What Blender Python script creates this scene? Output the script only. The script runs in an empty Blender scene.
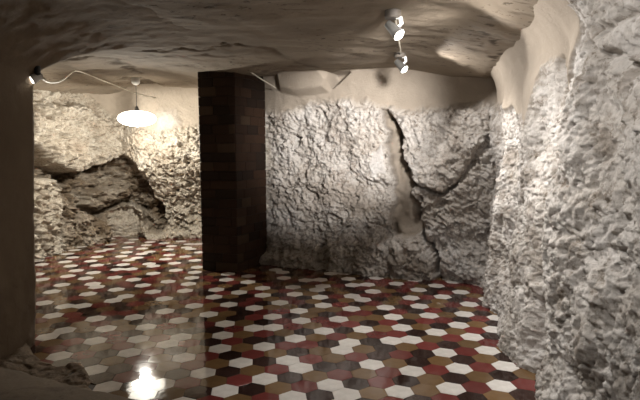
import bpy, math, random
import numpy as np
from mathutils import Vector, Matrix

random.seed(7)
SC = bpy.context.scene
COL = SC.collection

# ---------------------------------------------------------------- camera
F = 525.44                      # focal length in pixels of the 640 x 400 frame
PITCH = math.atan(49.95 / F)    # looking slightly down
ROLL = -0.00396
EYE = Vector((0.0, 0.0, 1.535))
cam_data = bpy.data.cameras.new('camera')
cam_data.sensor_fit = 'HORIZONTAL'
cam_data.sensor_width = 36.0
cam_data.lens = F / 640.0 * 36.0
cam_data.clip_start = 0.02
cam = bpy.data.objects.new('camera', cam_data)
COL.objects.link(cam)
cam.matrix_world = (Matrix.Translation(EYE) @ Matrix.Rotation(math.pi / 2 - PITCH, 4, 'X')
                    @ Matrix.Rotation(ROLL, 4, 'Z'))
SC.camera = cam

# ---------------------------------------------------------------- world, view, exposure
w = bpy.data.worlds.new('cellar_dark')
SC.world = w
w.use_nodes = True
w.node_tree.nodes['Background'].inputs[0].default_value = (0.9, 0.8, 0.68, 1)
w.node_tree.nodes['Background'].inputs[1].default_value = 0.004
SC.view_settings.view_transform = 'Standard'
SC.view_settings.look = 'None'
SC.view_settings.gamma = 1.0
SC.view_settings.use_curve_mapping = False
SC.view_settings.exposure = 0.0
SC.cycles.use_denoising = True

# lamp strengths (each belongs to a lamp built further down)
P_TRACK = 105.0       # the two ceiling spots in view, aimed at the right wall
P_BACK = 1450.0       # ceiling spot above the camera, aimed at the back wall
P_NEAR = 98.0        # ceiling spot beside the camera, aimed along the right wall
P_CLIP = 1.5        # clip lamp at the vault edge
P_BULB = 165.0      # bulb of the pendant
E_PENDANT = 9.0     # glowing pendant shade

# ---------------------------------------------------------------- picture helpers
def ray(px, py):
    x, y = px - 320.0, py - 200.0
    c, s = math.cos(ROLL), math.sin(ROLL)
    x, y = c * x + s * y, -s * x + c * y
    ca, sa = math.cos(PITCH), math.sin(PITCH)
    return Vector((x, F * ca - y * sa, -F * sa - y * ca))
def at_Y(px, py, Y):
    d = ray(px, py)
    return EYE + d * ((Y - EYE.y) / d.y)
def at_z(px, py, z):
    d = ray(px, py)
    return EYE + d * ((z - EYE.z) / d.z)

# ---------------------------------------------------------------- noise (numpy)
_rng = np.random.RandomState(3)
_perm = _rng.permutation(256)
_perm = np.concatenate([_perm, _perm, _perm])
_g = _rng.normal(size=(256, 3)); _g /= np.linalg.norm(_g, axis=1)[:, None]
_r3 = _rng.rand(256, 3)
def _hash(ix, iy, iz):
    return _perm[_perm[_perm[ix & 255] + (iy & 255)] + (iz & 255)]
def perlin(P):
    i = np.floor(P).astype(np.int64); f = P - i
    u = f * f * f * (f * (f * 6 - 15) + 10)
    out = 0
    for dx in (0, 1):
        for dy in (0, 1):
            for dz in (0, 1):
                g = _g[_hash(i[:, 0] + dx, i[:, 1] + dy, i[:, 2] + dz)]
                d = g[:, 0] * (f[:, 0] - dx) + g[:, 1] * (f[:, 1] - dy) + g[:, 2] * (f[:, 2] - dz)
                wgt = ((u[:, 0] if dx else 1 - u[:, 0]) * (u[:, 1] if dy else 1 - u[:, 1])
                       * (u[:, 2] if dz else 1 - u[:, 2]))
                out = out + d * wgt
    return out * 1.6
def fbm(P, octaves=4, gain=0.5, ridged=False):
    a, tot = 1.0, 0
    for k in range(octaves):
        n = perlin(P * (2.03 ** k) + 17.3 * k)
        tot = tot + a * ((1 - 2 * np.abs(n)) if ridged else n)
        a *= gain
    return tot
def worley(P):
    """distance to nearest and second nearest cell point, value of the nearest, height on its tilted facet"""
    i = np.floor(P).astype(np.int64)
    f1 = np.full(len(P), 9.0); f2 = np.full(len(P), 9.0); val = np.zeros(len(P)); tilt = np.zeros(len(P))
    for dx in (-1, 0, 1):
        for dy in (-1, 0, 1):
            for dz in (-1, 0, 1):
                c = i + np.array([dx, dy, dz])
                h = _hash(c[:, 0], c[:, 1], c[:, 2])
                q = P - c - _r3[h]
                d = np.sqrt((q * q).sum(1))
                near = d < f1
                f2 = np.where(near, f1, np.minimum(f2, d))
                val = np.where(near, _r3[h][:, 0], val)
                tilt = np.where(near, (q * _g[h]).sum(1), tilt)
                f1 = np.where(near, d, f1)
    return f1, f2, val, tilt
def sstep(a, b, x):
    t = np.clip((x - a) / (b - a), 0, 1)
    return t * t * (3 - 2 * t)
def poly_sdf(pts, S, Z):
    """signed distance, negative inside"""
    pts = np.array(pts, float); n = len(pts)
    d = np.full(S.shape, 1e9); inside = np.zeros(S.shape, bool)
    for k in range(n):
        a, b = pts[k], pts[(k + 1) % n]
        e = b - a
        t = np.clip(((S - a[0]) * e[0] + (Z - a[1]) * e[1]) / (e @ e + 1e-12), 0, 1)
        d = np.minimum(d, np.hypot(S - a[0] - t * e[0], Z - a[1] - t * e[1]))
        cond = ((a[1] > Z) != (b[1] > Z)) & (S < e[0] * (Z - a[1]) / (e[1] if abs(e[1]) > 1e-9 else 1e-9) + a[0])
        inside ^= cond
    return np.where(inside, -d, d)
def line_dist(pts, S, Z):
    pts = np.array(pts, float); d = np.full(S.shape, 1e9)
    for a, b in zip(pts[:-1], pts[1:]):
        e = b - a
        t = np.clip(((S - a[0]) * e[0] + (Z - a[1]) * e[1]) / (e @ e + 1e-12), 0, 1)
        d = np.minimum(d, np.hypot(S - a[0] - t * e[0], Z - a[1] - t * e[1]))
    return d

# ---------------------------------------------------------------- object helpers
def link(o, parent=None):
    COL.objects.link(o)
    if parent is not None:
        o.parent = parent
    return o
def tag(o, label=None, cat=None, group=None, kind=None):
    if label: o['label'] = label
    if cat: o['category'] = cat
    if group: o['group'] = group
    if kind: o['kind'] = kind
    return o
def empty(name, loc=(0, 0, 0)):
    o = bpy.data.objects.new(name, None)
    o.empty_display_size = 0.1
    o.location = loc
    return link(o)
def mesh_obj(name, verts, faces, mat, parent=None, smooth=False):
    me = bpy.data.meshes.new(name)
    me.from_pydata([tuple(v) for v in verts], [], faces)
    if smooth:
        me.polygons.foreach_set('use_smooth', [True] * len(me.polygons))
    me.materials.append(mat)
    me.update()
    return link(bpy.data.objects.new(name, me), parent)
def grid_obj(name, P, mat, attrs=None, parent=None, flip=False):
    """P: (n, m, 3) array of points -> one smooth quad grid"""
    n, m = P.shape[:2]
    idx = np.arange(n * m).reshape(n, m)
    q = np.stack([idx[:-1, :-1], idx[1:, :-1], idx[1:, 1:], idx[:-1, 1:]], -1).reshape(-1, 4)
    if flip:
        q = q[:, ::-1]
    me = bpy.data.meshes.new(name)
    me.vertices.add(n * m)
    me.vertices.foreach_set('co', P.reshape(-1).astype(np.float32))
    me.loops.add(q.size)
    me.loops.foreach_set('vertex_index', q.reshape(-1).astype(np.int32))
    me.polygons.add(len(q))
    me.polygons.foreach_set('loop_start', (np.arange(len(q)) * 4).astype(np.int32))
    me.polygons.foreach_set('use_smooth', np.ones(len(q), bool))
    me.update(calc_edges=True)
    for k, v in (attrs or {}).items():
        a = me.attributes.new(k, 'FLOAT', 'POINT')
        a.data.foreach_set('value', v.reshape(-1).astype(np.float32))
    me.materials.append(mat)
    return link(bpy.data.objects.new(name, me), parent)
def lathe(name, prof, mat, parent=None, n=28, axis_to=None, origin=(0, 0, 0)):
    """profile of (radius, height) turned about the local z axis, aimed along axis_to"""
    v, f = [], []
    for r, h in prof:
        for k in range(n):
            a = 2 * math.pi * k / n
            v.append(Vector((r * math.cos(a), r * math.sin(a), h)))
    for i in range(len(prof) - 1):
        for k in range(n):
            f.append((i * n + k, i * n + (k + 1) % n, (i + 1) * n + (k + 1) % n, (i + 1) * n + k))
    f.append(tuple(range(n))[::-1])
    f.append(tuple((len(prof) - 1) * n + k for k in range(n)))
    M = Matrix.Identity(3)
    if axis_to is not None:
        M = Vector(axis_to).normalized().to_track_quat('Z', 'Y').to_matrix()
    v = [M @ q + Vector(origin) for q in v]
    return mesh_obj(name, v, f, mat, parent, smooth=False)
def tube(name, pts, r, mat, parent=None, n=8):
    pts = [Vector(p) for p in pts]
    v, f = [], []
    for i, p in enumerate(pts):
        t = (pts[min(i + 1, len(pts) - 1)] - pts[max(i - 1, 0)]).normalized()
        ref = Vector((0, 0, 1)) if abs(t.z) < 0.9 else Vector((1, 0, 0))
        a = t.cross(ref).normalized(); b = t.cross(a)
        for k in range(n):
            q = 2 * math.pi * k / n
            v.append(p + r * (a * math.cos(q) + b * math.sin(q)))
    for i in range(len(pts) - 1):
        for k in range(n):
            f.append((i * n + k, i * n + (k + 1) % n, (i + 1) * n + (k + 1) % n, (i + 1) * n + k))
    f.append(tuple(range(n))); f.append(tuple((len(pts) - 1) * n + k for k in range(n)))
    return mesh_obj(name, v, f, mat, parent, smooth=True)
def smooth_path(pts, step):
    """Catmull-Rom through pts, resampled at an even step"""
    p = np.array(pts, float)
    p = np.vstack([2 * p[0] - p[1], p, 2 * p[-1] - p[-2]])
    out = []
    for i in range(1, len(p) - 2):
        for t in np.linspace(0, 1, 40, endpoint=False):
            a, b, c, d = p[i - 1], p[i], p[i + 1], p[i + 2]
            out.append(0.5 * (2 * b + (c - a) * t + (2 * a - 5 * b + 4 * c - d) * t * t + (3 * b - a - 3 * c + d) * t ** 3))
    out.append(p[-2]); out = np.array(out)
    L = np.concatenate([[0], np.cumsum(np.linalg.norm(np.diff(out, axis=0), axis=1))])
    n = max(2, int(L[-1] / step) + 1)
    s = np.linspace(0, L[-1], n)
    return s, np.stack([np.interp(s, L, out[:, k]) for k in range(out.shape[1])], -1)

# ---------------------------------------------------------------- materials
def new_mat(name):
    m = bpy.data.materials.new(name)
    m.use_nodes = True
    nt = m.node_tree
    return m, nt, nt.nodes['Principled BSDF']
def N(nt, kind, **kw):
    n = nt.nodes.new(kind)
    for k, v in kw.items():
        if k in n.inputs: n.inputs[k].default_value = v
        else: setattr(n, k, v)
    return n
def noise(nt, scale, detail=6, rough=0.6, coord=None):
    n = N(nt, 'ShaderNodeTexNoise')
    n.inputs['Scale'].default_value = scale; n.inputs['Detail'].default_value = detail
    n.inputs['Roughness'].default_value = rough
    if coord is not None: nt.links.new(coord, n.inputs['Vector'])
    return n.outputs['Fac']
def ramp(nt, fac, stops):
    r = N(nt, 'ShaderNodeValToRGB')
    while len(r.color_ramp.elements) < len(stops): r.color_ramp.elements.new(0.5)
    for e, (p, c) in zip(r.color_ramp.elements, stops):
        e.position = p; e.color = (*c, 1)
    nt.links.new(fac, r.inputs[0])
    return r.outputs[0]
def mix(nt, fac, a, b, mode='MIX'):
    m = N(nt, 'ShaderNodeMix', data_type='RGBA', blend_type=mode)
    for sock, val in ((m.inputs[0], fac), (m.inputs[6], a), (m.inputs[7], b)):
        if isinstance(val, (int, float)): sock.default_value = val
        elif isinstance(val, tuple): sock.default_value = (*val, 1)
        else: nt.links.new(val, sock)
    return m.outputs[2]
def attr(nt, name):
    return N(nt, 'ShaderNodeAttribute', attribute_name=name).outputs['Fac']
def bump(nt, h, strength, dist, prev=None):
    b = N(nt, 'ShaderNodeBump')
    b.inputs['Strength'].default_value = strength; b.inputs['Distance'].default_value = dist
    nt.links.new(h, b.inputs['Height'])
    if prev is not None: nt.links.new(prev, b.inputs['Normal'])
    return b.outputs[0]

PLASTER = (0.37, 0.315, 0.255)
def rock_material(name, a, b, c, plaster=PLASTER, stain=(0.20, 0.165, 0.13), white=(0.72, 0.72, 0.73)):
    m, nt, bs = new_mat(name)
    co = N(nt, 'ShaderNodeTexCoord').outputs['Object']
    base = ramp(nt, noise(nt, 2.2, 8, 0.62, co), [(0.30, a), (0.5, b), (0.72, c)])
    speck = ramp(nt, noise(nt, 26, 5, 0.7, co), [(0.30, (0.42, 0.38, 0.34)), (0.46, (0.93, 0.92, 0.90)), (0.7, (1.12, 1.11, 1.1))])
    rock = mix(nt, 1.0, base, speck, 'MULTIPLY')
    flecks = ramp(nt, noise(nt, 9, 9, 0.78, co), [(0.36, (0.40, 0.35, 0.30)), (0.44, (0.9, 0.88, 0.86)), (0.62, (1.0, 1.0, 1.0)), (0.72, (1.18, 1.18, 1.18))])
    rock = mix(nt, 1.0, rock, flecks, 'MULTIPLY')
    pl = ramp(nt, noise(nt, 1.5, 6, 0.6, co), [(0.3, tuple(x * 0.86 for x in plaster)), (0.7, tuple(x * 1.1 for x in plaster))])
    col = mix(nt, attr(nt, 'plaster'), rock, pl)
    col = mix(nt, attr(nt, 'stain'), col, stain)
    col = mix(nt, attr(nt, 'white'), col, white)
    nt.links.new(col, bs.inputs['Base Color'])
    bs.inputs['Roughness'].default_value = 0.93
    bs.inputs['Specular IOR Level'].default_value = 0.2
    n1 = bump(nt, noise(nt, 45, 8, 0.75, co), 0.8, 0.02)
    nt.links.new(n1, bs.inputs['Normal'])
    return m
M_BACK = rock_material('pale_limestone', (0.43, 0.39, 0.35), (0.56, 0.53, 0.50), (0.66, 0.645, 0.635))
M_RIGHT = rock_material('porous_grey_rock', (0.47, 0.435, 0.395), (0.585, 0.56, 0.535), (0.68, 0.66, 0.645))
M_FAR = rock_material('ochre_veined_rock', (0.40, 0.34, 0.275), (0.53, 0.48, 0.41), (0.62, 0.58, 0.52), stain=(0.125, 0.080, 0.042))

def plaster_material(name, base, dark):
    m, nt, bs = new_mat(name)
    co = N(nt, 'ShaderNodeTexCoord').outputs['Object']
    col = ramp(nt, noise(nt, 1.3, 7, 0.6, co), [(0.3, tuple(x * 0.82 for x in base)), (0.55, base), (0.75, tuple(x * 1.12 for x in base))])
    # flaked brown streaks running across the ceiling
    mp = N(nt, 'ShaderNodeMapping'); mp.inputs['Scale'].default_value = (1.6, 6.5, 3.0)
    mp.inputs['Rotation'].default_value = (0, 0, 0.12)
    nt.links.new(co, mp.inputs['Vector'])
    st = ramp(nt, noise(nt, 1.7, 9, 0.68, mp.outputs[0]), [(0.56, (0, 0, 0)), (0.66, (0.8, 0.8, 0.8))])
    where = ramp(nt, noise(nt, 0.9, 3, 0.5, co), [(0.46, (0, 0, 0)), (0.62, (1, 1, 1))])
    pits = ramp(nt, noise(nt, 14, 4, 0.6, co), [(0.60, (0, 0, 0)), (0.66, (0.9, 0.9, 0.9))])
    col = mix(nt, mix(nt, 1.0, st, where, 'MULTIPLY'), col, dark)
    col = mix(nt, mix(nt, 1.0, pits, where, 'MULTIPLY'), col, dark)
    col = mix(nt, attr(nt, 'stain'), col, dark)
    nt.links.new(col, bs.inputs['Base Color'])
    bs.inputs['Roughness'].default_value = 0.9
    bs.inputs['Specular IOR Level'].default_value = 0.2
    nt.links.new(bump(nt, noise(nt, 18, 7, 0.65, co), 0.35, 0.02), bs.inputs['Normal'])
    return m
M_CEIL = plaster_material('old_ceiling_plaster', (0.25, 0.205, 0.155), (0.075, 0.055, 0.038))
M_PIER = plaster_material('brown_wall_plaster', (0.20, 0.155, 0.11), (0.11, 0.082, 0.058))

def simple(name, col, rough=0.5, metal=0.0, spec=0.5):
    m, nt, bs = new_mat(name)
    co = N(nt, 'ShaderNodeTexCoord').outputs['Object']
    c = ramp(nt, noise(nt, 30, 3, 0.5, co), [(0.3, tuple(x * 0.92 for x in col)), (0.7, tuple(min(1, x * 1.06) for x in col))])
    nt.links.new(c, bs.inputs['Base Color'])
    bs.inputs['Roughness'].default_value = rough; bs.inputs['Metallic'].default_value = metal
    bs.inputs['Specular IOR Level'].default_value = spec
    return m
def glow(name, col, strength):
    m, nt, bs = new_mat(name)
    bs.inputs['Base Color'].default_value = (0.9, 0.88, 0.82, 1)
    bs.inputs['Emission Color'].default_value = (*col, 1)
    bs.inputs['Emission Strength'].default_value = strength
    return m
def tile_material(name, col, var):
    """polished cement tile; every tile a slightly different tone"""
    m, nt, bs = new_mat(name)
    co = N(nt, 'ShaderNodeTexCoord').outputs['Object']
    geo = N(nt, 'ShaderNodeNewGeometry').outputs['Random Per Island']
    info = N(nt, 'ShaderNodeObjectInfo').outputs['Random']
    add = N(nt, 'ShaderNodeMath', operation='ADD'); nt.links.new(geo, add.inputs[0]); nt.links.new(info, add.inputs[1])
    fr = N(nt, 'ShaderNodeMath', operation='FRACT'); nt.links.new(add.outputs[0], fr.inputs[0])
    tone = ramp(nt, fr.outputs[0], [(0, tuple(x * (1 - var) for x in col)), (1, tuple(min(0.9, x * (1 + var)) for x in col))])
    cl = ramp(nt, noise(nt, 16, 6, 0.6, co), [(0.35, (0.88, 0.87, 0.86)), (0.7, (1.05, 1.05, 1.05))])
    nt.links.new(mix(nt, 1.0, tone, cl, 'MULTIPLY'), bs.inputs['Base Color'])
    rr = ramp(nt, noise(nt, 7, 5, 0.6, co), [(0.3, (0.04, 0.04, 0.04)), (0.75, (0.085, 0.085, 0.085))])
    nt.links.new(rr, bs.inputs['Roughness'])
    bs.inputs['Specular IOR Level'].default_value = 0.33
    nt.links.new(bump(nt, noise(nt, 9, 3, 0.5, co), 0.06, 0.01), bs.inputs['Normal'])
    return m
M_TILE = {'W': tile_material('white_cement_tile', (0.70, 0.67, 0.63), 0.06),
          'R': tile_material('red_cement_tile', (0.150, 0.034, 0.030), 0.22),
          'O': tile_material('ochre_cement_tile', (0.165, 0.098, 0.045), 0.2),
          'D': tile_material('dark_brown_cement_tile', (0.032, 0.017, 0.014), 0.3)}
M_GROUT = simple('grey_brown_grout', (0.055, 0.042, 0.034), 0.8)
M_BRICK = [simple('brown_brick_tone_one', (0.031, 0.0155, 0.009), 0.7, spec=0.25),
           simple('brown_brick_tone_two', (0.041, 0.021, 0.012), 0.7, spec=0.25),
           simple('brown_brick_tone_three', (0.020, 0.011, 0.007), 0.7, spec=0.25),
           simple('brown_brick_tone_four', (0.058, 0.036, 0.022), 0.72, spec=0.25)]
M_MORTAR = simple('dark_brick_joint', (0.018, 0.012, 0.009), 0.9)
M_LAMPWHITE = simple('white_lamp_enamel', (0.68, 0.67, 0.64), 0.4)
M_LAMPGREY = simple('grey_lamp_metal', (0.07, 0.066, 0.06), 0.45)
M_LAMPDARK = simple('dark_base_plate', (0.10, 0.085, 0.07), 0.6)
M_CABLE = simple('cream_cable', (0.62, 0.58, 0.48), 0.5)
M_BLACK = simple('black_plastic', (0.03, 0.03, 0.03), 0.5)
M_LENS = glow('lit_spot_lens', (1.0, 0.95, 0.86), 9.0)
M_SHADE = glow('lit_opal_diffuser', (1.0, 0.93, 0.80), E_PENDANT)
M_SHADETOP = glow('lit_opal_shade_top', (1.0, 0.93, 0.80), 5.0)
M_LENSOFF = glow('clip_lamp_lens', (1.0, 0.93, 0.82), 8.0)

# ================================================================ THE SETTING
ZC = 2.50
# ---- paths of the rock walls in plan
PATH_BACK = [(-1.35, 9.7), (-1.12, 8.3), (-0.90, 7.55), (-0.60, 7.14), (0.13, 6.75), (0.98, 6.38), (1.50, 6.17), (2.02, 5.96), (2.6, 5.8)]
PATH_RIGHT = [(2.25, 6.45), (2.00, 5.95), (1.86, 5.55), (1.74, 4.86), (1.62, 4.01), (1.48, 3.17), (1.30, 2.3), (1.08, 1.3), (0.95, 0.3), (1.0, -1.6)]
PATH_FAR = [(-4.7, 3.6), (-4.62, 5.0), (-4.42, 6.6), (-4.22, 7.55), (-4.12, 8.08), (-3.93, 8.55), (-3.58, 9.08), (-3.04, 9.31), (-2.17, 9.42), (-0.9, 9.5)]

class Wall:
    def __init__(self, path, step, nz, ztop, side):
        self.s, self.xy = smooth_path(path, step)
        t = np.gradient(self.xy, axis=0); t /= np.linalg.norm(t, axis=1)[:, None]
        self.n = np.stack([-t[:, 1], t[:, 0]], -1) * side       # into the room
        self.z = np.linspace(-0.06, ztop, nz)
        self.S, self.Z = np.meshgrid(self.s, self.z, indexing='ij')
        self.base = np.concatenate([np.repeat(self.xy[:, None, :], nz, 1), self.Z[..., None]], -1)
        self.off = np.zeros_like(self.S)
        self.plaster = np.zeros_like(self.S); self.stain = np.zeros_like(self.S); self.white = np.zeros_like(self.S)
        P = self.base.reshape(-1, 3)
        wx = fbm(P * 3.0 + 40, 3).reshape(self.S.shape); wz = fbm(P * 3.0 + 80, 3).reshape(self.S.shape)
        wx += 0.5 * fbm(P * 13 + 7, 3).reshape(self.S.shape); wz += 0.5 * fbm(P * 13 + 27, 3).reshape(self.S.shape)
        self.Sw = self.S + 0.05 * wx; self.Zw = self.Z + 0.05 * wz      # ragged outlines
    def sz(self, px, py):
        d = ray(px, py)
        c = self.xy[:, 0] * d.y - self.xy[:, 1] * d.x
        k = np.where((c[:-1] * c[1:] <= 0) & (self.xy[:-1, 1] > 0.3))[0]
        if len(k) == 0:
            k = [int(np.argmin(np.abs(c) + 100 * (self.xy[:, 1] < 0.3)))]
        k = min(k, key=lambda q: self.xy[q, 1])
        return self.s[k], EYE.z + d.z * self.xy[k, 1] / d.y
    def pts(self, px):
        return [self.sz(*p) for p in px]
    def inside(self, px, soft, ragged=True):
        d = poly_sdf(self.pts(px), self.Sw if ragged else self.S, self.Zw if ragged else self.Z)
        return sstep(soft, -soft, d)
    def crack(self, px, width, depth):
        d = line_dist(self.pts(px), self.Sw, self.Zw)
        self.off -= depth * np.exp(-(d / width) ** 2)
    def plaster_line(self, px, soft):
        q = np.array(sorted(self.pts(px)))
        zl = np.interp(self.S, q[:, 0], q[:, 1])
        n = fbm(self.base.reshape(-1, 3) * 6, 4).reshape(self.S.shape)
        self.plaster = np.maximum(self.plaster, sstep(-soft, soft, self.Z - zl + 0.05 * n))
    def build(self, name, mat, cove, flip):
        r = cove; zt = self.z[-1]
        c = np.clip((self.Z - (zt - r)) / r, 0, 1)
        off = self.off + r * (1 - np.sqrt(np.clip(1 - c * c, 0, 1)))
        P = self.base.copy()
        P[..., 0] += self.n[:, None, 0] * off
        P[..., 1] += self.n[:, None, 1] * off
        o = grid_obj(name, P, mat, {'plaster': self.plaster, 'stain': self.stain, 'white': self.white}, flip=flip)
        return tag(o, kind='structure')

def rough_rock(P, chip=7.0, diag=0.0, amp=1.0):
    """hacked rock relief in metres at the points P: tilted facets in three sizes over broad swells"""
    Q = P.copy()
    if diag:
        Q[:, 2] = P[:, 2] + diag * P[:, 0]; Q[:, 0] = P[:, 0] * 0.7
    Q = Q + 0.07 * np.stack([fbm(P * 4 + 3, 3), fbm(P * 4 + 9, 3), fbm(P * 4 + 15, 3)], -1)
    d = 0.10 * fbm(P * 1.1, 3) + 0.03 * fbm(P * 3.4 + 5, 4)
    for k, (sc, a) in enumerate(((1.0, 0.048), (2.2, 0.034), (4.8, 0.021))):
        f1, f2, v, t = worley(Q * chip * sc + 31 * k)
        d = d + amp * a * (0.75 * t + 0.45 * (v - 0.5))
    d = d + amp * 0.010 * fbm(P * 22, 3) - amp * 0.03 * sstep(0.25, 0.7, fbm(P * 7 + 44, 4))
    return d

# ---- wall_back: rock behind the right-hand room
B = Wall(PATH_BACK, 0.0105, 250, 2.60, -1)
P = B.base.reshape(-1, 3)
rock = rough_rock(P, 9.5, 0.45, 1.15).reshape(B.S.shape)
B.plaster_line([(262, 112), (290, 112), (305, 106), (325, 100), (345, 101), (384, 108), (398, 113), (440, 110), (470, 108), (500, 106)], 0.08)
fis = B.inside([(383, 108), (387, 130), (388, 150), (394, 178), (393, 200), (391, 234), (404, 239), (418, 232), (421, 206), (415, 188), (406, 172), (402, 152), (399, 132), (392, 112)], 0.018)
rock_amt = (1 - B.plaster * 0.93) * (1 - 0.9 * fis)
B.off = rock * rock_amt
B.off += 0.025 * fbm(P * 2.0 + 3, 3).reshape(B.S.shape) * B.plaster
B.off -= fis * (0.19 + 0.10 * fbm(P * 2.5 + 90, 3).reshape(B.S.shape))
B.off += 0.13 * B.inside([(285, 70), (300, 66), (326, 68), (333, 80), (328, 90), (300, 94), (284, 90)], 0.05, False)
B.off -= 0.20 * B.inside([(333, 73), (352, 73), (343, 80), (333, 88)], 0.02, False)
B.off += 0.10 * B.inside([(401, 116), (402, 140), (406, 162), (416, 178), (427, 186), (440, 191), (454, 182), (468, 166), (479, 152), (490, 134), (494, 112), (440, 108)], 0.05)
B.off += 0.06 * B.inside([(330, 118), (382, 112), (386, 150), (391, 190), (390, 222), (350, 226), (318, 200), (322, 150)], 0.09)
B.off += 0.07 * B.inside([(420, 200), (440, 196), (462, 184), (486, 156), (500, 150), (497, 280), (446, 276), (430, 245)], 0.05)
B.off += 0.13 * B.inside([(396, 243), (410, 238), (424, 245), (433, 258), (436, 282), (394, 280)], 0.05)
B.off += 0.09 * B.inside([(330, 246), (360, 236), (392, 246), (392, 280), (335, 280)], 0.06)
B.off += 0.10 * B.inside([(268, 254), (296, 251), (321, 257), (326, 272), (268, 268)], 0.03)
B.off -= 0.11 * B.inside([(379, 229), (392, 224), (398, 236), (391, 243), (380, 242)], 0.03)
B.off -= 0.16 * B.inside([(290, 135), (299, 137), (296, 144), (292, 152)], 0.012, False)
B.off -= 0.06 * B.inside([(432, 205), (446, 203), (440, 214)], 0.03)
B.off -= 0.08 * B.inside([(436, 246), (446, 242), (450, 250), (440, 254)], 0.02)
B.crack([(414, 180), (425, 187), (440, 193), (455, 184)], 0.018, 0.13)
B.crack([(455, 184), (468, 167), (479, 153), (489, 138)], 0.016, 0.06)
B.crack([(393, 116), (399, 132), (402, 150), (406, 168), (414, 182)], 0.028, 0.24)
B.crack([(422, 196), (419, 212), (421, 232)], 0.016, 0.08)
B.crack([(421, 232), (427, 243), (435, 252), (438, 262), (441, 279)], 0.022, 0.20)
B.crack([(266, 187), (285, 186), (305, 190), (322, 195), (338, 190)], 0.014, 0.05)
B.crack([(318, 252), (335, 244), (348, 232), (356, 222)], 0.014, 0.06)
B.crack([(290, 235), (305, 225), (330, 218), (345, 208)], 0.014, 0.045)
B.crack([(493, 112), (492, 135), (489, 150)], 0.014, 0.05)
patch = B.inside([(374, 153), (383, 143), (386, 158), (386, 172), (379, 176), (373, 170)], 0.012)
B.off = B.off * (1 - patch) + patch * 0.07
B.white = patch * 0.25
B.off += 0.14 * sstep(0.55, 0.0, B.Z) * (1 - fis)
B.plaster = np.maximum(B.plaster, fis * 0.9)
B.stain = 0.75 * sstep(-0.25, 0.5, fbm(P * 1.4 + 50, 4).reshape(B.S.shape)) * (1 - B.plaster) * sstep(1.9, 0.5, B.Z)  # grey-brown patches; also darkens the lower wall in place of light falloff
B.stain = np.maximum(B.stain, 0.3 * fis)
wall_back = B.build('wall_back', M_BACK, 0.34, False)

# ---- wall_right: porous rock running towards the camera
Rw = Wall(PATH_RIGHT, 0.0095, 350, 2.47, -1)
P = Rw.base.reshape(-1, 3)
rock = rough_rock(P, 10.0, 0.0, 0.5).reshape(Rw.S.shape)
g1, g2, u, t = worley(P * 17 + 3); p1 = perlin(P * 4.5 + 7)
pits = (sstep(0.36, 0.22, g1) * (u > 0.35) * sstep(-0.2, 0.3, p1)).reshape(Rw.S.shape)
Rw.plaster_line([(496, 104), (505, 105), (513, 112), (522, 124), (534, 127), (540, 104), (545, 66), (556, 62), (561, 96), (570, 104), (577, 70), (584, 30), (592, -30), (640, -90)], 0.03)
rock_amt = 1 - Rw.plaster * 0.95
Rw.off = (rock - 0.045 * pits) * rock_amt + 0.02 * fbm(P * 2.2 + 11, 3).reshape(Rw.S.shape) * Rw.plaster
def at_px(x): return Rw.sz(x, 200)[0]
for x, amp, wd in ((504, 0.075, 0.13), (515, -0.06, 0.14), (536, 0.075, 0.30), (557, -0.15, 0.15), (582, 0.10, 0.26)):
    Rw.off += amp * np.exp(-((Rw.S - at_px(x)) / wd) ** 2) * sstep(2.42, 1.7, Rw.Z)
Rw.off += 0.10 * sstep(0.5, 0.0, Rw.Z) + 0.05 * np.sin(Rw.S * 3.1) * sstep(0.9, 0.1, Rw.Z)
Rw.crack([(556, 66), (558, 110), (561, 150), (557, 185)], 0.03, 0.05)
Rw.crack([(600, 24), (618, 18), (640, 4)], 0.03, 0.06)
Rw.crack([(596, 44), (612, 52), (632, 66), (650, 60)], 0.025, 0.05)
Rw.crack([(590, 228), (600, 250), (608, 268)], 0.012, 0.03)
Rw.stain = 0.6 * sstep(0.0, 0.7, fbm(P * 3.6 + 21, 5, 0.65).reshape(Rw.S.shape)) * (1 - Rw.plaster)
wall_right = Rw.build('wall_right', M_RIGHT, 0.36, False)

# ---- wall_back_left: rock with the cave-like hollow behind the left-hand chamber
L = Wall(PATH_FAR, 0.0135, 230, 2.62, -1)
P = L.base.reshape(-1, 3)
rock = rough_rock(P, 5.2, 0.45, 2.7).reshape(L.S.shape)
L.plaster_line([(20, 84), (50, 88), (72, 92), (92, 97), (106, 110), (118, 124), (140, 130), (165, 134), (200, 128), (230, 128)], 0.04)
cav = L.inside([(20, 146), (38, 151), (50, 160), (62, 168), (78, 172), (95, 167), (108, 161), (122, 157), (135, 160), (145, 172), (151, 185), (157, 197), (164, 212), (167, 226), (158, 233), (147, 224), (141, 212), (129, 205), (116, 211), (106, 221), (96, 215), (80, 211), (66, 206), (60, 194), (53, 182), (42, 177), (20, 174)], 0.022)
alc = L.inside([(107, 243), (107, 224), (116, 211), (130, 206), (140, 215), (143, 243)], 0.03)
L.off = rock * (1 - L.plaster * 0.93) * (1 - 0.6 * alc)
L.off += 0.025 * fbm(P * 2.0 + 3, 3).reshape(L.S.shape) * L.plaster
L.off += 0.16 * L.inside([(20, 110), (60, 100), (104, 118), (130, 135), (128, 155), (96, 163), (78, 168), (60, 164), (40, 148), (20, 142)], 0.12)
L.off -= cav * (0.50 + 0.24 * fbm(P * 3.2 + 61, 4) + 0.10 * (worley(P * 4.0)[2] - 0.5)).reshape(L.S.shape)
L.off -= 0.30 * alc * (1 - cav)
L.off += 0.26 * L.inside([(97, 206), (101, 192), (114, 186), (128, 189), (131, 198), (120, 204), (110, 210)], 0.03)
L.off += 0.18 * L.inside([(62, 204), (66, 186), (80, 182), (92, 196), (94, 212), (76, 212)], 0.05)
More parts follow.
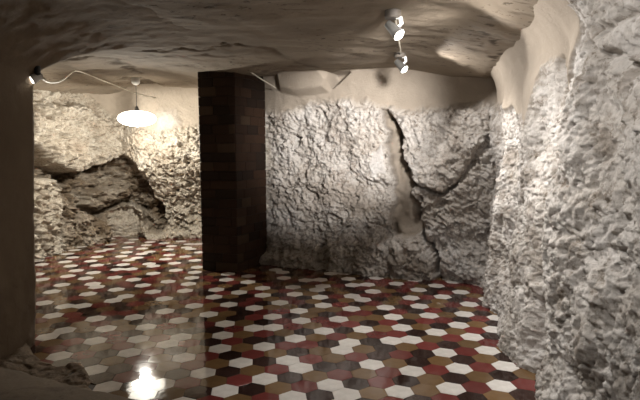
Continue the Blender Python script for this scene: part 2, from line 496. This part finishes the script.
L.off += 0.13 * L.inside([(20, 178), (46, 180), (55, 196), (58, 222), (59, 262), (20, 266)], 0.06)
L.off += 0.06 * L.inside([(61, 214), (94, 219), (105, 227), (104, 252), (61, 254)], 0.04)
L.off += 0.12 * L.inside([(145, 228), (158, 234), (200, 226), (230, 226), (230, 250), (146, 250)], 0.05)
L.crack([(28, 110), (36, 116), (46, 123)], 0.03, 0.10)
L.crack([(28, 140), (46, 137), (62, 136)], 0.03, 0.08)
L.crack([(34, 146), (44, 144), (54, 146)], 0.025, 0.06)
L.crack([(60, 180), (58, 215), (60, 250)], 0.035, 0.10)
L.crack([(143, 210), (146, 226), (145, 242)], 0.03, 0.12)
L.crack([(140, 150), (155, 158), (168, 152)], 0.02, 0.04)
L.crack([(40, 104), (60, 100), (84, 104), (104, 120)], 0.03, 0.06)
L.crack([(60, 132), (80, 140), (100, 142), (124, 150)], 0.025, 0.06)
L.crack([(74, 156), (92, 150), (112, 152)], 0.02, 0.05)
L.crack([(86, 112), (92, 126), (88, 138)], 0.02, 0.05)
L.crack([(66, 190), (84, 196), (104, 186)], 0.03, 0.10)
L.crack([(112, 172), (128, 180), (142, 176)], 0.03, 0.10)
L.crack([(172, 226), (184, 219), (196, 210)], 0.02, 0.05)
L.off += 0.15 * sstep(0.5, 0.0, L.Z) * (1 - cav) * (1 - alc)
hi = L.inside([(164, 132), (164, 118), (170, 114), (182, 116), (186, 126), (180, 132)], 0.10)
L.white = 0.2 * hi
L.off += 0.05 * hi
ov = sstep(L.sz(112, 200)[0], L.sz(150, 200)[0], L.S)
L.off += 0.72 * ov * sstep(0.45, 1.6, L.Z)
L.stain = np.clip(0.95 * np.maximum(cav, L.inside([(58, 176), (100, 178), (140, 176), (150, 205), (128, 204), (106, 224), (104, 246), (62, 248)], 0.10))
                  * (0.55 + 0.6 * fbm(P * 3 + 9, 4).reshape(L.S.shape)), 0, 0.8)  # brown rock of the hollow, deepened so its shade is partly painted in
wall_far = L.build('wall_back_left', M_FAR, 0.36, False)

# ---- ceiling: old plaster, slightly wavy, lower towards the right-hand wall
xs = np.linspace(-5.0, 2.7, 400); ys = np.linspace(-1.8, 9.9, 560)
X, Y = np.meshgrid(xs, ys, indexing='ij')
G = np.stack([X, Y, np.zeros_like(X)], -1)
P = G.reshape(-1, 3)
Zc = ZC + 0.03 * fbm(P * 0.8, 3).reshape(X.shape) + 0.010 * fbm(P * 4, 4).reshape(X.shape)
Zc += 0.04 * sstep(-1.4, -2.4, X) * sstep(5.0, 7.0, Y)
Zc -= 0.17 * sstep(0.7, 1.95, X)
Zc -= 0.14 * sstep(-3.1, -4.4, X)
st = np.zeros_like(X)
def ceil_pts(px): return [tuple(at_z(x, y, ZC)[:2]) for x, y in px]
nz = fbm(P * 5 + 4, 4).reshape(X.shape)
for px, wd, dep, amt in (([(62, 63), (90, 59), (112, 63), (128, 70), (142, 77)], 0.06, 0.02, 0.9),
                         ([(120, 60), (160, 57), (205, 54), (240, 56)], 0.05, 0.012, 0.55),
                         ([(140, 51), (180, 50), (210, 48), (238, 45)], 0.035, 0.02, 0.85),
                         ([(238, 45), (270, 50), (304, 66)], 0.04, 0.012, 0.5),
                         ([(150, 70), (198, 66)], 0.05, 0.01, 0.4),
                         ([(266, 74), (300, 66), (330, 69)], 0.05, 0.01, 0.6)):
    d = line_dist(ceil_pts(px), X + 0.12 * nz, Y + 0.12 * nz)
    m = np.exp(-(d / wd) ** 2)
    Zc += dep * m
    st = np.maximum(st, amt * m * np.clip(0.7 + 0.8 * nz, 0, 1))
d = poly_sdf(ceil_pts([(121, 81), (131, 79), (150, 85), (164, 91), (158, 94), (144, 92), (132, 86)]), X + 0.2 * nz, Y + 0.2 * nz)
m = sstep(0.05, -0.05, d); Zc += 0.035 * m; st = np.maximum(st, 0.8 * m)
d = poly_sdf(ceil_pts([(484, 9), (492, 14), (498, 34), (506, 40), (490, 44), (480, 24)]), X + 0.1 * nz, Y + 0.1 * nz)
st = np.maximum(st, 0.9 * sstep(0.1, -0.03, d) * sstep(0.28, 0.42, fbm(P * 11 + 2, 3).reshape(X.shape)))
G[..., 2] = Zc
ceiling = grid_obj('ceiling', G, M_CEIL, {'stain': st}, flip=True)
tag(ceiling, kind='structure')

# ---- wall_left: side wall and vault of the near room, ending in an arched edge
edge = [at_Y(35.5, 352, 4.06), at_Y(35, 300, 4.06), at_Y(34.5, 250, 4.06), at_Y(34, 200, 4.06), at_Y(33.5, 150, 4.06), at_Y(32.5, 100, 4.06)]
for px, py, Yd in ((32.5, 77, 4.06), (37, 72, 4.09), (46, 67, 4.14), (60, 61, 4.22), (76, 56.5, 4.32), (92, 53, 4.42), (112, 50, 4.56), (132, 48, 4.71), (158, 47.5, 4.88)):
    edge.append(at_Y(px, py, Yd))
edge.append(Vector((-1.05, 5.05, 2.515))); edge.append(Vector((-0.8, 5.1, 2.56)))
se, ed = smooth_path([tuple(v) for v in edge], 0.025)
sw = np.linspace(0, 1, 190)
A = np.zeros((len(ed), len(sw), 3))
for k, tt in enumerate(sw):
    yk = ed[:, 1] * (1 - tt) + (-1.7) * tt
    A[:, k, 0] = ed[:, 0] - 0.02 * tt; A[:, k, 1] = yk; A[:, k, 2] = ed[:, 2]
nrm = np.gradient(ed, axis=0); nrm = np.stack([nrm[:, 2], -nrm[:, 0]], -1); nrm /= np.linalg.norm(nrm, axis=1)[:, None] + 1e-9
Pn = A.reshape(-1, 3)
dsp = (0.012 * fbm(Pn * 1.6 + 70, 4) + 0.006 * fbm(Pn * 9, 3)).reshape(A.shape[:2])
low = sstep(1.15, 0.1, A[..., 2])
dsp = dsp + low * (0.035 * fbm(Pn * 4 + 12, 4) + 0.02).reshape(A.shape[:2]) * sstep(0.0, 0.03, sw)[None, :]
A[..., 0] += nrm[:, None, 0] * dsp; A[..., 2] += nrm[:, None, 1] * dsp
# rounded arris and the far end face of the pier
out = ed.copy(); r1 = out.copy(); r2 = out.copy()
r1[:, 0] -= 0.02 * nrm[:, 0]; r1[:, 2] -= 0.02 * nrm[:, 1]; r1[:, 1] += 0.012
far = ed.copy()
vert = ed[:, 2] < 2.0
far[:, 0] = ed[:, 0] - 2.6 * np.clip((2.5 - ed[:, 2]) / 0.5, 0, 1); far[:, 2] = np.where(vert, ed[:, 2], np.maximum(ed[:, 2], 2.0) + 0.7 * np.clip((ed[:, 2] - 2.0) / 0.3, 0, 1))
far[:, 1] += 0.03
A = np.concatenate([far[:, None], r1[:, None], A], 1)
stn = np.zeros(A.shape[:2]); stn[:, 2:] = 0.4 * low * np.clip(0.3 + fbm(Pn * 5 + 3, 4).reshape(low.shape), 0, 1)
wall_left = grid_obj('wall_left', A, M_PIER, {'stain': stn}, flip=False)
tag(wall_left, kind='structure')

# ---- wall_front: plastered wall behind the camera
xs = np.linspace(-2.6, 1.4, 40); zs = np.linspace(-0.06, 2.6, 30)
X, Z = np.meshgrid(xs, zs, indexing='ij')
G = np.stack([X, np.full_like(X, -1.55), Z], -1)
G[..., 1] += 0.02 * fbm(G.reshape(-1, 3) * 2, 3).reshape(X.shape)
tag(grid_obj('wall_front', G, M_PIER, {'stain': np.zeros_like(X)}), kind='structure')

# ---- floor: grout bed with hexagonal cement tiles laid on it
fl = mesh_obj('floor', [(-5.2, -1.8, -0.05), (2.9, -1.8, -0.05), (2.9, 10, -0.05), (-5.2, 10, -0.05),
                        (-5.2, -1.8, -0.0035), (2.9, -1.8, -0.0035), (2.9, 10, -0.0035), (-5.2, 10, -0.0035)],
              [(0, 3, 2, 1), (4, 5, 6, 7), (0, 1, 5, 4), (1, 2, 6, 5), (2, 3, 7, 6), (3, 0, 4, 7)], M_GROUT)
tag(fl, kind='structure')

TILES = """-3 5D 6R 7D 8R 9D 10O 11D
-2 -2W -1R 0O 1R 2W 3D 4W 5O 6W 7O 8W 9R 10W 11R
-1 -5O -4W -3O -2D -1W 0D 1O 2R 3W 4D 5R 6D 7O 8D 9O 10D 11O
0 -7O -6W -5D -4W -3R -2O -1R 0W 1D 2O 3R 4O 5R 6W 7R 8W 9R 10W
1 -7D -6R -5O -4D -3W -2D -1O 0R 1W 2D 3D 4W 5O 6D 7O 8D 9O 10D
2 -8W -7D -6R -5O -4R -3O -2W -1D 0W 1R 2O 3R 4D 5R 6D 7W 8R 9W 10O
3 -9D -8O -7R -6O -5W -4R -3D -2R -1O 0D 1O 2W 3O 4D 5O 6R 7D 8O 9R 10R
4 -11W -9D -8W -7R -5O -4W -3O -2W -1R 0R 1D 2W 3D 4W 5W 6O 7R 8W 9D
5 -7W -5D -4R -3D -2D -1W 0O 1R 2O 3R 4R 5D 6W 7O 8R 9W
6 -11W -9W -7W -6O -5W -4O -3R -2O -1D 0W 1D 2W 3O 4W 5O 6D 7W 8O 9D
7 -14W -6D -5R -4W -3W -2R -1O 0R 1R 2D 3R 4D 5R 6R 7D 8R 9W
8 -14W -12W -10W -7R -6W -5O -4D -3R -2W -1R 0W 1O 2O 3W 4O 5W 6O 7W 8D
9 -9W -7O -6D -5R -4W -3D -2O -1D 0R 1R 2D 3R 4D 5R 6D 7O 8R
10 -14W -12W -8W -7O -6D -5R -4R -3W -2O 0W 1O 2W 3D 4W 5O 6R 7W 8D
11 -17W -11W -6W -2W 0D 1R 2O 3R 4D 5O 6D 7R 8W
12 -10W -8W -5W 0W 1D 2O 3W 4R 5W 6D 7O 8D
13 -18W -17W -3W -1W 0R 1R 2D 3O 4D 5R 6W 7R
14 -20W -16W -13W -10W -7W -5W -1D 0W 1O 2R 3W 4D 5D 6O 7R
15 -16W -9W -4W -1R 0O 1D 2R 3O 4W 5R 6R 7W
16 -19W -15W -13W -11W -8W -6W -4W -2W -1W 0R 1W 2R 3D 4R 5W 6D
17 -22W -18W -2O -1R 0R 1O 2W 3R 4O 5R
18 -20W -17W -14W -10W -6W -5W -3W -2D -1W 0O 1O 2R
19 -23W -21W -16W -12W -8W -2D -1D 0W 1R
20 -19W -15W -11W -5W -4W -3D -2W -1O
21 -26W -23W -21W -13W -9W
22 -25W -19W -16W -10W -7W
23 -28W -24W -18W -9W
24 -26W -23W -22W -17W -8W
25 -21W -12W
26 -28W -26W -24W -22W -20W
27 -31W -19W
28 -30W -28W -25W -22W
29 -33W -25W -21W
30 -31W -29W -27W -23W
31 -34W -26W -21W
32 -33W -28W -26W
33 -35W -31W -25W -23W
34 -34W -31W -28W -24W
35 -30W -26W
36 -35W -29W -25W -24W
37 -33W -28W
38 -35W -32W -30W -27W
40 -33W -31W"""
colour = {}
for row in TILES.strip().split('\n'):
    t = row.split(); j = int(t[0])
    for q in t[1:]:
        colour[(int(q[:-1]), j)] = q[-1]
TW, TROT, TOX, TOY = 0.17, 0.113894, -2.21699, 20.07563
def tile_xy(i, j):
    U, V = i + j / 2, j * math.sqrt(3) / 2
    c, s = math.cos(TROT), math.sin(TROT)
    return TW * (c * U - s * V + TOX), TW * (s * U + c * V + TOY)
def project(x, y, z=0.0):
    d = Vector((x, y, z)) - EYE
    ca, sa = math.cos(PITCH), math.sin(PITCH)
    f = d.y * ca - d.z * sa; u = d.y * sa + d.z * ca
    if f < 0.1: return None
    return 320 + F * d.x / f, 200 - F * u / f, f
def wall_x(path, y):
    p = sorted((b, a) for a, b in path)
    return float(np.interp(y, [q[0] for q in p], [q[1] for q in p]))
RUBBLE = [tuple(at_z(x, y, 0.0)[:2]) for x, y in ((26, 346), (36, 356), (44, 364), (62, 366), (80, 362), (90, 368), (91, 378), (97, 392), (110, 404), (60, 430), (-30, 400), (-30, 360))]
rub = np.array(RUBBLE)
PIL = [Vector((-1.52, 6.67)), Vector((-1.04, 6.52)), Vector((-0.735, 7.17)), Vector((-1.215, 7.32))]
spots = []
rnd = random.Random(11)
whites_known = 0
for j in range(-26, 46):
    for i in range(-60, 60):
        x, y = tile_xy(i, j)
        if y < -1.5 or y > 9.75 or x > 2.3 or x < -4.8: continue
        if y < 6.4 and x > wall_x(PATH_RIGHT, y) + 0.12: continue
        if x > -1.0 and y > float(np.interp(x, [-1.0, -0.66, 0.13, 0.98, 1.5, 2.02, 2.6], [7.6, 7.1, 6.75, 6.38, 6.17, 5.96, 5.8])) + 0.12: continue
        if x < -2.0 and y < 4.1 and x < -2.38: continue
        if poly_sdf(RUBBLE, np.array([x]), np.array([y]))[0] < -0.08: continue
        spots.append((i, j, x, y))
# colours not legible in the picture: drawn like the rest, rarely twice side by side
keys = {(i, j) for i, j, _, _ in spots}
NB = [(1, 0), (-1, 0), (0, 1), (0, -1), (1, -1), (-1, 1)]
def seen_white_zone(x, y):
    p = project(x, y)
    return p is not None and 30 < p[0] < 545 and 238 < p[1] < 398
for i, j, x, y in spots:
    if (i, j) in colour: continue
    opts = ['R', 'O', 'D'] if seen_white_zone(x, y) else ['R', 'O', 'D', 'W']
    near = [colour.get((i + a, j + b)) for a, b in NB]
    wts = [1.0 / (1 + 3 * near.count(o) ** 2) for o in opts]
    colour[(i, j)] = rnd.choices(opts, wts)[0]
def hex_points(r, z):
    return [(r * math.cos(TROT + math.pi / 6 + k * math.pi / 3), r * math.sin(TROT + math.pi / 6 + k * math.pi / 3), z) for k in range(6)]
RT = TW / math.sqrt(3) - 0.0009
def hex_geo():
    v = hex_points(RT, -0.004) + hex_points(RT, 0.0012) + hex_points(RT - 0.0016, 0.0022)
    f = [tuple(range(12, 18))]
    for k in range(6):
        q = (k + 1) % 6
        f += [(k, q, 6 + q, 6 + k), (6 + k, 6 + q, 12 + q, 12 + k)]
    return v, f
HV, HF = hex_geo()
tile_mesh = {}
for c in 'WROD':
    me = bpy.data.meshes.new('floor_tile_' + {'W': 'white', 'R': 'red', 'O': 'ochre', 'D': 'dark'}[c])
    me.from_pydata(HV, [], HF); me.materials.append(M_TILE[c]); me.update()
    tile_mesh[c] = me
def visible_rank(t):
    i, j, x, y = t
    p = project(x, y)
    if p is None or not (-8 < p[0] < 560 and p[1] < 408): return 0
    if p[0] < 33: return 0                                         # behind the pier
    if 203 < p[0] < 268 and p[2] > 7.0: return 0                    # behind the pillar
    if y < 6.3 and x > wall_x(PATH_RIGHT, y) - 0.06: return 0.3 / p[2]
    return 1.0 / p[2]
spots.sort(key=visible_rank, reverse=True)
single, rest = spots[:300], spots[300:]
for i, j, x, y in single:
    o = bpy.data.objects.new('floor_tile', tile_mesh[colour[(i, j)]])
    o.location = (x, y, 0.0012 * (rnd.random() - 0.5))
    o.rotation_euler = (0.009 * (rnd.random() - 0.5), 0.009 * (rnd.random() - 0.5), 0)
    link(o, fl)
V, Fc, mi = [], [], []
order = 'WROD'
for i, j, x, y in rest:
    b = len(V); dz = 0.0012 * (rnd.random() - 0.5)
    V += [(a + x, c + y, e + dz) for a, c, e in HV]
    Fc += [tuple(b + q for q in f) for f in HF]
    mi += [order.index(colour[(i, j)])] * len(HF)
me = bpy.data.meshes.new('far_floor_tiles')
me.from_pydata(V, [], Fc)
for c in order: me.materials.append(M_TILE[c])
me.polygons.foreach_set('material_index', mi); me.update()
tag(link(bpy.data.objects.new('far_floor_tiles', me), fl), kind='stuff')

# ---- bare broken ground at the foot of the left wall, and the plastered step in front of it
xs = np.linspace(-2.6, -1.1, 150); ys = np.linspace(2.6, 4.15, 150)
X, Y = np.meshgrid(xs, ys, indexing='ij')
P = np.stack([X, Y, np.zeros_like(X)], -1).reshape(-1, 3)
d = poly_sdf(RUBBLE, X + 0.04 * perlin(P * 9).reshape(X.shape), Y + 0.04 * perlin(P * 9 + 5).reshape(X.shape))
f1, f2, v, t = worley(P * 13 + 2)
hgt = (0.035 * fbm(P * 5, 4) + 0.04 * (v - 0.4) - 0.03 * f1 + 0.02 * fbm(P * 16, 3)).reshape(X.shape)
up = sstep(0.015, -0.05, d)
G = np.stack([X, Y, -0.02 + up * (0.045 + 0.45 * hgt + 0.06 * sstep(-1.9, -2.3, X))], -1)
rub_o = grid_obj('floor_bare_ground', G, rock_material('brown_broken_ground', (0.20, 0.155, 0.11), (0.27, 0.21, 0.155), (0.34, 0.27, 0.20)),
                 {'plaster': np.zeros_like(X), 'stain': np.zeros_like(X), 'white': np.zeros_like(X)})
tag(rub_o, kind='structure')
a0, a1 = Vector((-2.6, 3.60, 0)), Vector((-1.05, 2.93, 0))
n = 60
prof = [(0.0, -0.05), (0.0, 0.07), (-0.012, 0.095), (-0.04, 0.11), (-0.3, 0.115), (-0.75, 0.12), (-0.8, 0.1), (-0.8, -0.05)]
rows = []
for k in range(n):
    p = a0.lerp(a1, k / (n - 1)); dr = (a1 - a0).normalized(); nr = Vector((-dr.y, dr.x, 0))
    rows.append([(p + nr * o)[:2] + (z,) for o, z in prof])
G = np.array(rows)
nn = fbm(G.reshape(-1, 3) * 5, 3).reshape(G.shape[:2])
G[..., 2] += 0.008 * nn; G[..., 1] += 0.012 * nn
tag(grid_obj('floor_step', G, M_PIER, {'stain': np.zeros(G.shape[:2])}, flip=True), kind='structure')

# ================================================================ THE PILLAR
H = 2.50
pillar = empty('brick_pillar', ((PIL[0].x + PIL[2].x) / 2, (PIL[0].y + PIL[2].y) / 2, 0))
tag(pillar, 'tall dark brown brick pillar standing between floor and ceiling', 'pillar')
inv = Vector((-pillar.location.x, -pillar.location.y, 0))
def loc3(p, z): return Vector((p.x, p.y, z)) + inv
ctr = sum(PIL, Vector((0, 0))) / 4
core = [ctr + (p - ctr) * 0.965 for p in PIL]
mesh_obj('core', [loc3(p, -0.02) for p in core] + [loc3(p, H + 0.08) for p in core],
         [(0, 1, 5, 4), (1, 2, 6, 5), (2, 3, 7, 6), (3, 0, 4, 7), (4, 5, 6, 7), (3, 2, 1, 0)], M_MORTAR, pillar)
def unit_brick(name, mat):
    v = []
    e = 0.004
    for (y, ins) in ((0.03, 0), (0.003, 0), (0.0, 1)):
        for sx, sz in ((0, 0), (1, 0), (1, 1), (0, 1)):
            v.append(((sx, y, sz), ins))
    return v
HB = 0.116
bid = 0
brick_cache = {}
def brick_mesh(length, m):
    key = (round(length, 2), m)
    if key not in brick_cache:
        l = key[0] - 0.004; h = HB - 0.004; e = 0.004
        v = []
        for y, ins in ((0.03, 0.0), (-0.001, 0.0), (-0.004, e)):
            v += [(0.002 + ins, y, 0.002 + ins), (l - ins, y, 0.002 + ins), (l - ins, y, h - ins), (0.002 + ins, y, h - ins)]
        f = [(8, 9, 10, 11)]
        for a in (0, 4):
            for k in range(4):
                q = (k + 1) % 4
                f.append((a + k, a + q, a + 4 + q, a + 4 + k))
        me = bpy.data.meshes.new('brick')
        me.from_pydata(v, [], f); me.materials.append(M_BRICK[m]); me.update()
        brick_cache[key] = me
    return brick_cache[key]
rb = random.Random(5)
for fc in range(4):
    p, q = PIL[fc], PIL[(fc + 1) % 4]
    L_ = (q - p).length; d = (q - p).normalized()
    ang = math.atan2(d.y, d.x)
    for cidx in range(int(math.ceil((H + 0.06) / HB))):
        cuts = [0.0]
        x = [0.25, 0.12, 0.19][cidx % 3] if fc % 2 else [0.17, 0.27, 0.21][cidx % 3]
        x += 0.02 * rb.randint(-1, 1)
        while x < L_ - 0.06:
            cuts.append(x); x += rb.choice([0.22, 0.26, 0.30])
        cuts.append(L_)
        for a, b in zip(cuts[:-1], cuts[1:]):
            m = rb.choices([0, 1, 2, 3], [4, 4, 3, 1])[0]
            o = bpy.data.objects.new('brick', brick_mesh(b - a, m))
            base = p + d * a
            o.location = loc3(base, cidx * HB) + Vector((-d.y, d.x, 0)) * (0.0015 * rb.random())
            o.rotation_euler = (0, 0, ang)
            link(o, pillar)

# ================================================================ LAMPS
def spot_light(name, parent, loc, aim, power, angle, blend, col, size=0.03):
    l = bpy.data.lights.new(name, 'SPOT')
    l.energy = power; l.spot_size = math.radians(angle); l.spot_blend = blend; l.color = col
    l.shadow_soft_size = size
    o = bpy.data.objects.new(name, l)
    link(o, parent)
    o.location = loc
    o.rotation_euler = Vector(aim).to_track_quat('-Z', 'Y').to_euler()
    return o
def ceiling_spot(base, aim, label, power, angle=95, blend=0.7, col=(1.0, 0.93, 0.83), group='white ceiling spotlights', spill=0.0, size=0.03):
    """round plate, white swivel joint, tapered can and lit lens; base is the point on the ceiling"""
    root = empty('ceiling_spotlight', base)
    tag(root, label, 'spotlight', group)
    root.scale = (1.12, 1.12, 1.12)
    a = Vector(aim).normalized()
    lathe('base_plate', [(0.050, 0.03), (0.052, -0.012), (0.046, -0.020), (0.012, -0.022)], M_LAMPDARK, root)
    j0 = Vector((0.045, -0.02, -0.018)); j1 = Vector((0.05, -0.02, -0.06))
    tube('swivel_arm', [Vector((0.02, -0.01, -0.014)), j0, j1], 0.013, M_LAMPWHITE, root, 10)
    hc = Vector((0.0, -0.02, -0.088))
    tube('pivot', [j1, (j1 + hc) / 2, hc], 0.010, M_LAMPWHITE, root, 8)
    head = lathe('lamp_head', [(0.010, -0.058), (0.026, -0.055), (0.031, -0.02), (0.036, 0.035), (0.043, 0.052), (0.043, 0.06), (0.039, 0.06), (0.037, 0.052)], M_LAMPGREY, root, axis_to=a, origin=hc)
    lathe('lens', [(0.037, 0.0), (0.036, 0.008), (0.026, 0.018), (0.006, 0.022)], M_LENS, head, axis_to=a, origin=hc + a * 0.052)
    spot_light('beam', root, hc + a * 0.080, a, power, angle, blend, col, size)
    if spill:                                            # light leaving the can at its rim, cut off by it
        spot_light('spill', root, hc + a * 0.080, a, power * spill, 138, 0.15, col)
    return root
b1 = at_z(393, 15.5, 2.475); b2 = at_z(400, 55.5, 2.475)
LC = (1.0, 0.965, 0.93)
ceiling_spot(b1, (0.56, -0.42, -0.70), 'larger nearer ceiling spotlight of the two aimed at the right wall', P_TRACK, 75, 1.0, LC, spill=0.8)
ceiling_spot(b2, (0.58, -0.38, -0.70), 'smaller farther ceiling spotlight just above the back wall', P_TRACK, 75, 1.0, LC, spill=0.8)
ceiling_spot(Vector((0.98, 2.50, 2.42)), (-0.66, 4.2, -0.50), 'ceiling spotlight above the camera aimed at the back wall', P_BACK, 38, 1.0, LC, size=0.14)
ceiling_spot(Vector((0.10, 1.4, 2.48)), (0.66, 0.72, -0.48), 'ceiling spotlight beside the camera aimed along the near right wall', P_NEAR, 84, 1.0, LC, size=0.09)
cb = tube('lamp_conduit', [b1.lerp(b2, t) + Vector((0.012, 0, 0.006 - 0.004 * math.sin(math.pi * t))) for t in np.linspace(0.02, 0.98, 12)], 0.007, M_CABLE)
tag(cb, 'thin pale conduit on the ceiling joining the two spotlights', 'conduit')

# pendant in the left chamber
pc = at_Y(137, 118.5, 7.5)
pend = empty('pendant_lamp', (pc.x, pc.y, 0.0))
pend.location.z = pc.z
tag(pend, 'glowing oval white pendant lamp hanging in the left chamber', 'pendant lamp')
top = 2.535 - pc.z
lathe('ceiling_rose', [(0.055, top + 0.03), (0.060, top - 0.015), (0.056, top - 0.05), (0.035, top - 0.075), (0.008, top - 0.085)], M_LAMPWHITE, pend)
tube('cord', [(0, 0, top - 0.08), (0.002, 0, top * 0.6), (0, 0, 0.15)], 0.0045, M_LAMPGREY, pend)
prof = []
for k in range(0, 19):
    t = math.pi * k / 18
    prof.append((max(0.012, 0.262 * math.sin(t) ** 0.9), 0.108 * math.cos(t)))
sh = lathe('shade', prof[:9], M_SHADETOP, pend, 40)
df = lathe('diffuser', prof[8:], M_SHADE, pend, 40)
for o in (sh, df):
    o.data.polygons.foreach_set('use_smooth', [True] * len(o.data.polygons))
pl = bpy.data.lights.new('bulb', 'POINT')
pl.energy = P_BULB; pl.color = (1.0, 0.95, 0.84); pl.shadow_soft_size = 0.06
bo = link(bpy.data.objects.new('bulb', pl), pend)
bo.location = (0, 0, -0.19)
lathe('fitter', [(0.012, 0.17), (0.020, 0.16), (0.034, 0.112), (0.036, 0.104)], M_LAMPGREY, pend)

# clip lamp at the vault edge with its cable
cl = at_Y(37.5, 71.5, 4.03)
root = empty('clip_lamp', cl)
tag(root, 'small white clip lamp fixed to the corner of the dark left arch', 'clip lamp')
root.scale = (1.35, 1.35, 1.35)
ca_ = Vector((-0.62, -0.55, -0.50)).normalized()
lathe('bracket', [(0.016, 0.03), (0.016, -0.012), (0.010, -0.018)], M_BLACK, root)
hc = Vector((-0.014, 0.02, -0.028))
tube('pivot', [Vector((0, 0, -0.012)), Vector((-0.008, 0.01, -0.02)), hc], 0.006, M_BLACK, root)
hd = lathe('lamp_head', [(0.008, -0.03), (0.018, -0.026), (0.022, 0.0), (0.028, 0.03), (0.028, 0.036), (0.024, 0.036)], M_LAMPWHITE, root, axis_to=ca_, origin=hc)
lathe('lens', [(0.024, 0.0), (0.022, 0.004), (0.006, 0.008)], M_LENSOFF, hd, axis_to=ca_, origin=hc + ca_ * 0.032)
spot_light('beam', root, hc + ca_ * 0.05, ca_, P_CLIP, 110, 0.8, (1.0, 0.9, 0.72))
pts = [cl + Vector((0.012, 0.075, -0.045)), at_Y(41, 78, 4.4), at_Y(47, 82, 4.8), at_Y(56, 82.4, 5.3), at_Y(64, 79, 5.8), at_Y(70, 74, 6.2)]
for x, y in ((76, 70.8), (84, 73), (100, 79.5), (116, 85.5)):
    pts.append(at_z(x, y, 2.49))
pts += [at_Y(136, 93.5, 7.85), at_Y(156, 98, 8.0)]
s_, pp = smooth_path([tuple(p) for p in pts], 0.08)
tag(tube('lamp_cable', pp, 0.008, M_CABLE), 'thin cream cable sagging from the clip lamp and along the left ceiling', 'cable')
s_, pp = smooth_path([tuple(at_Y(250.5, 72, 6.55)), tuple(at_Y(262, 79.5, 6.72)), tuple(at_Y(276, 88, 6.93))], 0.05)
tag(tube('wall_conduit', pp, 0.008, M_CABLE), 'short thin pale conduit on the ceiling beside the brick pillar', 'conduit')
